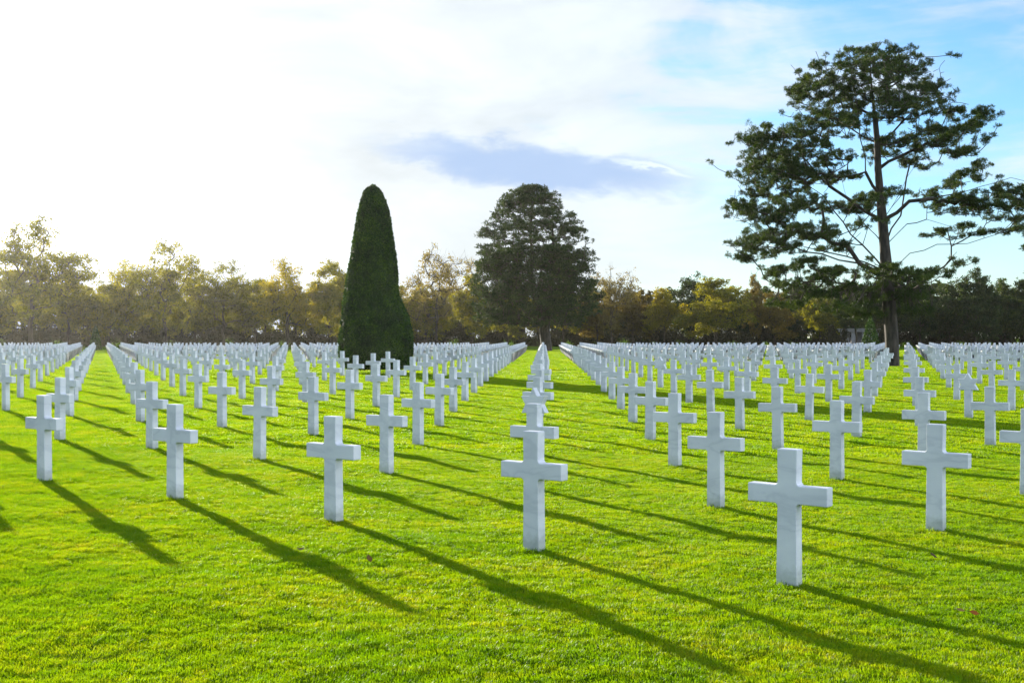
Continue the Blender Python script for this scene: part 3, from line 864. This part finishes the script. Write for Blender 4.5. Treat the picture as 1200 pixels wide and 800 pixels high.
# px centre, top y, half width px, distance, kind, variant, colour, label
TR = [
 (-45, 285, 62, 200, 'full', 0, 'olive', 'olive brown tree cut by the left edge of the photo'),
 (36, 250, 66, 196, 'airy', 0, 'olive', 'tallest hazy olive tree at the far left with ragged top'),
 (80, 318, 36, 206, 'full', 1, 'olive', 'low olive tree filling in right of the tallest left tree'),
 (128, 326, 34, 206, 'full', 2, 'olive', 'low round olive tree above the aisle end at left'),
 (148, 296, 40, 202, 'airy', 1, 'olive', 'thin-topped olive tree left of the forked wide tree'),
 (193, 278, 50, 196, 'airy', 2, 'olive', 'wide-crowned tree with dark trunk showing, in the middle of the left belt'),
 (228, 315, 36, 204, 'full', 0, 'lime', 'low yellow green tree right of the wide-crowned tree'),
 (262, 302, 40, 200, 'airy', 3, 'olive', 'feathery olive tree midway between the wide-crowned tree and the golden tree'),
 (300, 322, 34, 204, 'full', 1, 'lime', 'low yellow green tree next to the golden tree'),
 (337, 301, 40, 196, 'airy', 0, 'gold', 'golden yellow tree left of the clipped yew'),
 (386, 303, 40, 198, 'full', 2, 'lime', 'bright yellow green tree touching the left side of the clipped yew'),
 (415, 325, 34, 206, 'full', 0, 'lime', 'yellow green tree half hidden behind the clipped yew'),
 (470, 330, 30, 206, 'full', 1, 'lime', 'low olive yellow tree at the right side of the clipped yew'),
 (511, 276, 42, 197, 'sparse', 0, 'bare', 'thin half-bare tree between the clipped yew and the broad pine'),
 (500, 325, 34, 204, 'full', 3, 'olive', 'low olive tree under the half-bare tree'),
 (552, 318, 32, 203, 'full', 2, 'olive', 'olive tree at the left skirt of the broad pine'),
 (595, 330, 34, 206, 'full', 0, 'olive', 'olive tree seen behind the left half of the broad pine'),
 (660, 335, 34, 206, 'full', 1, 'olive', 'olive tree seen behind the trunk of the broad pine'),
 (716, 297, 32, 198, 'sparse', 1, 'bare', 'half-bare twiggy tree right of the broad pine'),
 (700, 330, 30, 205, 'full', 3, 'brown', 'brown tree at the right skirt of the broad pine'),
 (742, 328, 28, 203, 'airy', 1, 'brown', 'small brownish tree right of the twiggy half-bare tree'),
 (778, 333, 28, 200, 'full', 1, 'gold', 'small golden tree left of the yellow green dome tree'),
 (812, 312, 32, 210, 'full', 3, 'green', 'dark tree top rising behind the yellow green dome tree'),
 (838, 320, 46, 196, 'full', 0, 'lime', 'wide yellow green dome-shaped tree left of the tall pine'),
 (883, 318, 16, 212, 'full', 2, 'brown', 'narrow reddish brown tree top between dome tree and tall pine'),
 (908, 340, 30, 198, 'full', 2, 'brown', 'orange brown low tree left of the tall pine'),
 (945, 322, 38, 208, 'dense', 0, 'green', 'dark olive tree behind the left limbs of the tall pine'),
 (962, 338, 34, 199, 'full', 3, 'olive', 'olive tree in front of the dark one left of the stone pavilion'),
 (1003, 334, 28, 180, 'raised', 0, 'green', 'green tree whose lower leaves hang over the stone pavilion'),
 (1000, 326, 38, 208, 'full', 1, 'green', 'dark green tree rising over the stone pavilion'),
 (1040, 322, 36, 207, 'dense', 1, 'green', 'dark green tree directly behind the tall pine trunk'),
 (1078, 320, 34, 203, 'dense', 0, 'green', 'dark green tree just right of the tall pine trunk'),
 (1112, 320, 36, 206, 'full', 3, 'green', 'dark tree second right of the tall pine trunk'),
 (1143, 312, 36, 201, 'dense', 1, 'green', 'dark rounded tree with the highest top in the right belt'),
 (1178, 325, 34, 206, 'dense', 0, 'green', 'dark tree filling the dip near the right edge'),
 (1212, 309, 38, 200, 'dense', 1, 'green', 'dark green tree cut by the right edge of the photo'),
]
rt = random.Random(9)
for (px, ty, hw, D, kind, v, col, lab) in TR:
    by = 395 + 1.52 * F / D
    H = (by - ty) / F * D * S
    W = 2 * hw / F * D * S
    tm, cm = variant(kind, v)
    w0 = {'full': 15.2, 'airy': 15.2, 'sparse': 13.5, 'dense': 17.5, 'raised': 15.5, 'far': 18.0}[kind]
    put('broadleaf_tree', at(px, D), D, [('trunk', tm, None), ('crown', cm, LEAF[col])], lab, 'tree', 'autumn trees lining the far side of the field',
        rt.uniform(0, 6.28), (W / w0, W / w0, H / 17.2))
# lower and farther trees closing the belt
nf = 0
for px in range(-60, 1280, 34):
    D = 228 + rt.uniform(-8, 12)
    ty = (338 if px < 420 else 345) + rt.uniform(-8, 12)
    if px > 1020: ty -= 8
    by = 395 + 1.52 * F / D
    H = (by - ty) / F * D * S
    tm, cm = variant('far', nf % 3)
    col = 'olive' if px < 640 else ('brown' if nf % 3 == 0 and px < 930 else 'green')
    put('background_tree', at(px + rt.uniform(-6, 6), D), D, [('trunk', tm, None), ('crown', cm, LEAF[col])],
        'low background tree filling the gaps low down behind the autumn trees', 'tree', 'background trees behind the autumn belt', rt.uniform(0, 6.28), (.62, .62, H / 16.2))
    nf += 1

# shrubs under the belt, one by one
def shrub(seed):
    r = np.random.default_rng(seed)
    cs = []
    for _ in range(16):
        p = np.array([r.uniform(-2.2, 2.2), r.uniform(-1.2, 1.2), r.uniform(.3, 2.1)])
        cs.append(p + r.normal(0, 1, (130, 3)) * np.array([.55, .45, .42]))
    c = np.concatenate(cs); c[:, 2] = np.abs(c[:, 2])
    V, Q, A = leaves(c, r.uniform(.2, .45, len(c)), r, .6)
    return mesh_np('background_shrub', V, Q, 4, A)
shr = [shrub(q + 60) for q in range(3)]
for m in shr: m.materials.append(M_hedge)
q = 0
for px in range(-40, 1250, 22):
    D = 213 + rt.uniform(-5, 5)
    if 975 < px < 1040: D = 224
    x, y = at(px, D) * S, D * S
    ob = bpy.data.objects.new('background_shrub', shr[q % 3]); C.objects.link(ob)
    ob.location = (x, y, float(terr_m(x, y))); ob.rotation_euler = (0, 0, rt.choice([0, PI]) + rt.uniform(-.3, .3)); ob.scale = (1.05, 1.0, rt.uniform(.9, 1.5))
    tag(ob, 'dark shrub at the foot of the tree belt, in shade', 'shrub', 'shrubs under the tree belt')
    q += 1

for px, D, lab in ((981, 180, 'dark shrub standing against the left end of the stone pavilion'), (1037, 180, 'dark shrub standing against the right end of the stone pavilion')):
    ob = bpy.data.objects.new('background_shrub', shr[0 if px < 1000 else 1]); C.objects.link(ob)
    ob.location = (at(px, D) * S, D * S, .28 * S); ob.scale = (.55, .6, 1.3)
    tag(ob, lab, 'shrub', 'shrubs under the tree belt')
# ---- pale stone pavilion glimpsed through the trees
def box_bm(bm, x0, x1, y0, y1, z0, z1):
    vs_ = [bm.verts.new(p) for p in ((x0, y0, z0), (x1, y0, z0), (x1, y1, z0), (x0, y1, z0), (x0, y0, z1), (x1, y0, z1), (x1, y1, z1), (x0, y1, z1))]
    for f in ((0, 3, 2, 1), (4, 5, 6, 7), (0, 1, 5, 4), (1, 2, 6, 5), (2, 3, 7, 6), (3, 0, 4, 7)): bm.faces.new([vs_[k] for k in f])
def stone_part(name, boxes, parent, bev=.02):
    bm = bmesh.new()
    for b in boxes: box_bm(bm, *b)
    bmesh.ops.bevel(bm, geom=list(bm.edges), offset=bev, segments=1, affect='EDGES')
    me = bpy.data.meshes.new(name); bm.to_mesh(me); bm.free(); me.materials.append(M_stone)
    ob = bpy.data.objects.new(name, me); C.objects.link(ob); ob.parent = parent
    return ob
D = 186.0; X0 = at(1008, D) * S
bl = empty('stone_pavilion', (X0, D * S, S * .28))
bl.scale = (.8, .8, .78)
tag(bl, 'pale stone pavilion with square pillars glimpsed behind the tall pine', 'building')
stone_part('steps', [(-3.7, 3.7, -1.6, 3.0, -.2, .35), (-4.2, 4.2, -2.1, -1.603, -.2, .18)], bl)
stone_part('wall', [(-3.2, 3.2, 2.2, 2.6, .352, 3.1)], bl)
for px_ in (-2.85, -1.55, .55, 1.7, 2.9):
    pl = stone_part('pillar', [(px_ - .38, px_ + .38, -.9, -.14, .352, 3.1)], bl)
    stone_part('capital', [(px_ - .46, px_ + .46, -.98, -.06, 2.9, 3.098)], pl)
stone_part('entablature', [(-3.5, 3.5, -1.15, 2.8, 3.103, 3.6), (-3.7, 3.7, -1.35, 3.0, 3.603, 3.75)], bl)

# ---------------------------------------------------------------- fallen leaves
def leaf_bits(n, seed, fy0, fy1, size):
    r = np.random.default_rng(seed); V = []; Q = []; A = []
    y = np.sqrt(r.uniform(fy0 ** 2, fy1 ** 2, n)); x = r.uniform(-.44, .44, n) * y
    for a_, b_ in zip(x, y):
        z = ground(a_, b_) + .035; t = r.uniform(0, 2 * PI); s_ = size * r.uniform(.6, 1.3)
        c, s = math.cos(t), math.sin(t); k = len(V) 
        P = [(-1, 0, .15), (-.3, .55, .55), (.35, .5, .45), (1, 0, .9), (.3, -.55, .1), (-.35, -.45, .2)]
        P = [(p[0], p[1], p[2] * r.uniform(.2, 1)) for p in P]
        V += [(a_ + s_ * (p[0] * c - p[1] * s), b_ + s_ * (p[0] * s + p[1] * c), z + p[2] * s_ * .8) for p in P]
        Q += [(k, k + 1, k + 2, k + 5), (k + 2, k + 3, k + 4, k + 5)]
        A += [r.uniform()] * 6
    return mesh_np('fallen_leaves', V, Q, 4, A)
o = link('fallen_leaves', leaf_bits(150, 3, 6.5, 34, .026), mat=M_dead)
tag(o, 'small dry brown leaves scattered thinly over the lawn', 'leaves', None, 'stuff')
def one_leaf(px, py, size, mat, label, seed):
    D_ = 1.79 * F / (py - 395)
    X_ = at(px, D_); r = np.random.default_rng(seed)
    me = leaf_bits(1, seed, 1.0, 1.001, size); co = np.array([v.co[:] for v in me.vertices]); co -= co.mean(0)
    me.vertices.foreach_set('co', co.astype(np.float32).ravel())
    ob = link('fallen_leaf', me, mat=mat); ob.location = (X_ * S, D_ * S, ground(X_ * S, D_ * S) + .045); ob.rotation_euler = (.5, .2, 0)
    tag(ob, label, 'leaf', 'larger fallen leaves on the lawn')
one_leaf(1142, 717, .055, M_red, 'reddish brown fallen leaf right of the largest nearest cross', 4)
one_leaf(1126, 714, .045, M_dead, 'dark curled fallen leaf just left of the reddish one', 5)
one_leaf(1095, 651, .05, M_dead, 'brown fallen leaf in the shadow below the big right cross', 6)
one_leaf(433, 664, .04, M_dead, 'dark fallen leaf on the grass below the cross left of centre', 8)
one_leaf(352, 654, .035, M_dead, 'dark fallen leaf at the end of a cross shadow, left of centre', 9)

# ---------------------------------------------------------------- light
AZ = math.radians(-29.4)       # left of the view direction (+Y)
EL = math.radians(10.2)
sd = Vector((math.sin(AZ) * math.cos(EL), math.cos(AZ) * math.cos(EL), math.sin(EL)))
sl = bpy.data.lights.new('sun', 'SUN'); sl.energy = 5.0; sl.angle = math.radians(0.6); sl.color = (1.0, 0.93, 0.80)
so = bpy.data.objects.new('sun', sl); C.objects.link(so); so.rotation_euler = sd.to_track_quat('Z', 'Y').to_euler(); so.location = sd * 300

wd = bpy.data.worlds.new('World'); bpy.context.scene.world = wd; wd.use_nodes = True
nt = wd.node_tree; N = nt.nodes; L = nt.links; N.clear()
sky = N.new('ShaderNodeTexSky'); sky.sky_type = 'NISHITA'; sky.sun_disc = False; sky.sun_elevation = EL; sky.sun_rotation = AZ
sky.air_density = 1.0; sky.dust_density = 0.25; sky.ozone_density = 3.0
def math_(op, a=None, b=None, c=None, clamp=False):
    n = N.new('ShaderNodeMath'); n.operation = op; n.use_clamp = clamp
    for i, v in enumerate((a, b, c)):
        if v is None: continue
        if isinstance(v, (int, float)): n.inputs[i].default_value = v
        else: L.new(v, n.inputs[i])
    return n.outputs[0]
def mixc(f, a, b, mode='MIX'):
    n = N.new('ShaderNodeMixRGB'); n.blend_type = mode
    for i, v in enumerate((f, a, b)):
        if isinstance(v, (int, float)): n.inputs[i].default_value = v
        elif isinstance(v, tuple): n.inputs[i].default_value = (*v, 1)
        else: L.new(v, n.inputs[i])
    return n.outputs[0]
def sstep(x, a, b):
    n = N.new('ShaderNodeMapRange'); n.interpolation_type = 'SMOOTHSTEP'
    L.new(x, n.inputs[0]); n.inputs[1].default_value = a; n.inputs[2].default_value = b
    return n.outputs[0]
tc = N.new('ShaderNodeTexCoord'); sp = N.new('ShaderNodeSeparateXYZ'); L.new(tc.outputs['Generated'], sp.inputs[0])
dt = N.new('ShaderNodeVectorMath'); dt.operation = 'DOT_PRODUCT'; L.new(tc.outputs['Generated'], dt.inputs[0]); dt.inputs[1].default_value = sd[:]
sdot = math_('MAXIMUM', dt.outputs['Value'], 0.0)
# bearing and height above the horizon as coordinates of the sky dome
azm = math_('ARCTAN2', sp.outputs['X'], sp.outputs['Y'])
elv = math_('ARCSINE', sp.outputs['Z'])
cv = N.new('ShaderNodeCombineXYZ'); L.new(azm, cv.inputs[0]); L.new(elv, cv.inputs[1])
def nz_(scale_xy, rot, sc, det, rough, dist=0.0, loc=(0, 0, 0)):
    mp = N.new('ShaderNodeMapping'); mp.inputs['Scale'].default_value = (*scale_xy, 1); mp.inputs['Rotation'].default_value = (0, 0, rot); mp.inputs['Location'].default_value = loc
    L.new(cv.outputs[0], mp.inputs[0])
    n = N.new('ShaderNodeTexNoise'); n.inputs['Scale'].default_value = sc; n.inputs['Detail'].default_value = det; n.inputs['Roughness'].default_value = rough; n.inputs['Distortion'].default_value = dist
    L.new(mp.outputs[0], n.inputs['Vector'])
    return n.outputs['Fac']
n_big = nz_((1, 2.6), .35, 5.0, 6, .55, .5)
n_str = nz_((1, 5.5), .30, 7.0, 8, .62, .8, (3, 1, 0))
cl = math_('ADD', math_('MULTIPLY', n_big, .62), math_('MULTIPLY', n_str, .38))
# more veil toward the sun
near = sstep(sdot, 0.70, 0.95)
veil = sstep(math_('ADD', cl, math_('MULTIPLY', near, .30)), .42, .66)
low = sstep(elv, 0.16, 0.0)
veil = math_('MAXIMUM', veil, math_('MULTIPLY', low, .45))
glow = math_('MULTIPLY', math_('POWER', sdot, 14.0), 1.0)
glow2 = math_('POWER', sdot, 90.0)
WCL = 4.2
cb = math_('ADD', math_('MULTIPLY_ADD', glow, 1.3, WCL), math_('MULTIPLY', glow2, 12.0))
cb = math_('MULTIPLY', cb, math_('MULTIPLY_ADD', n_big, .9, .54))
ccol = N.new('ShaderNodeVectorMath'); ccol.operation = 'SCALE'; ccol.inputs[0].default_value = (0.925, 0.99, 1.03); L.new(cb, ccol.inputs['Scale'])
skyc = mixc(1.0, sky.outputs[0], (0.82, 1.02, 1.22), 'MULTIPLY')
base = mixc(math_('MULTIPLY', veil, math_('MULTIPLY_ADD', near, .17, .82)), skyc, ccol.outputs[0])
# long grey-blue cloud bank ahead
ed = nz_((1, 2.2), .1, 16.0, 6, .6, .3, (7, 2, 0))
ew = math_('MULTIPLY', math_('SUBTRACT', ed, .5), .05)
ua = math_('DIVIDE', math_('SUBTRACT', azm, .018), .128)
ux = math_('ADD', elv, math_('MULTIPLY', azm, .12))
va = math_('DIVIDE', math_('SUBTRACT', math_('ADD', ux, ew), .1355), .020)
rr2 = math_('ADD', math_('MULTIPLY', ua, ua), math_('MULTIPLY', va, va))
bank = sstep(math_('ADD', rr2, math_('MULTIPLY', math_('SUBTRACT', n_str, .5), 1.0)), 1.4, .15)
base = mixc(math_('MULTIPLY', bank, .86), base, (1.95, 2.75, 4.2))
# sunlit rim along the right-hand end of the bank
ub = math_('DIVIDE', math_('SUBTRACT', azm, .108), .032)
vb = math_('DIVIDE', math_('SUBTRACT', math_('ADD', math_('ADD', elv, math_('MULTIPLY', azm, .25)), math_('MULTIPLY', ew, .5)), .1585), .0030)
vb = math_('ADD', vb, math_('MULTIPLY', math_('SUBTRACT', ed, .5), 5.0))
rim = sstep(math_('ADD', math_('MULTIPLY', ub, ub), math_('MULTIPLY', vb, vb)), 1.6, -0.6)
base = mixc(math_('MULTIPLY', rim, .3), base, (8, 8.3, 8.6))
dr_ = N.new('ShaderNodeVectorMath'); dr_.operation = 'DOT_PRODUCT'; L.new(tc.outputs['Generated'], dr_.inputs[0]); dr_.inputs[1].default_value = (0.93, -0.25, 0.26)  # unseen bright cloud off to the right, added to lift the crosses' right sides
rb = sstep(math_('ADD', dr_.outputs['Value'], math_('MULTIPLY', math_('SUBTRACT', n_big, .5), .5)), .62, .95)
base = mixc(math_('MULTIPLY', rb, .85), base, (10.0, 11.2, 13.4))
db_ = N.new('ShaderNodeVectorMath'); db_.operation = 'DOT_PRODUCT'; L.new(tc.outputs['Generated'], db_.inputs[0]); db_.inputs[1].default_value = (-0.50, -0.82, 0.28)  # added veil behind the camera, out of view, to lighten shaded cross fronts
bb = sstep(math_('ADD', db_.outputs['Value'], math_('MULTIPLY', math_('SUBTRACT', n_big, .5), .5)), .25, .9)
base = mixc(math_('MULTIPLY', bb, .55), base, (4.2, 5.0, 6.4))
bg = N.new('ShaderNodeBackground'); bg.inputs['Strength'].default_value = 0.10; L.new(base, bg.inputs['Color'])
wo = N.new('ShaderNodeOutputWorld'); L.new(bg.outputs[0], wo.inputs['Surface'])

# ---------------------------------------------------------------- air
HAZE = 0.00007
bm = bmesh.new(); box_bm(bm, -260, 260, -30, 300, -1.5, 24)
me = bpy.data.meshes.new('haze'); bm.to_mesh(me); bm.free()
m = bpy.data.materials.new('haze'); m.use_nodes = True; m.node_tree.nodes.clear()
pv = m.node_tree.nodes.new('ShaderNodeVolumePrincipled'); pv.inputs['Color'].default_value = (1.0, .95, .84, 1)
pv.inputs['Density'].default_value = HAZE; pv.inputs['Anisotropy'].default_value = 0.72
mo = m.node_tree.nodes.new('ShaderNodeOutputMaterial'); m.node_tree.links.new(pv.outputs[0], mo.inputs['Volume'])
if HAZE > 0:
    o = link('haze', me, mat=m); tag(o, 'thin bright haze hanging over the field toward the sun', 'haze', None, 'stuff')

# ---------------------------------------------------------------- camera
cd = bpy.data.cameras.new('camera'); cd.sensor_width = 36; cd.lens = 36 * F / 1200; cd.clip_start = .05; cd.clip_end = 6000
co = bpy.data.objects.new('camera', cd); C.objects.link(co)
co.location = (0, 0, 1.8 * S); co.rotation_euler = (math.radians(90) - 5.0 / F, 0, 0)
sc = bpy.context.scene; sc.camera = co
sc.render.engine = 'CYCLES'
sc.cycles.max_bounces = 8; sc.cycles.transparent_max_bounces = 8; sc.cycles.volume_bounces = 0
sc.cycles.diffuse_bounces = 4; sc.cycles.transmission_bounces = 4
vs = sc.view_settings; vs.view_transform = 'Standard'; vs.look = 'None'; vs.gamma = 1; vs.use_curve_mapping = False; vs.exposure = 1.15
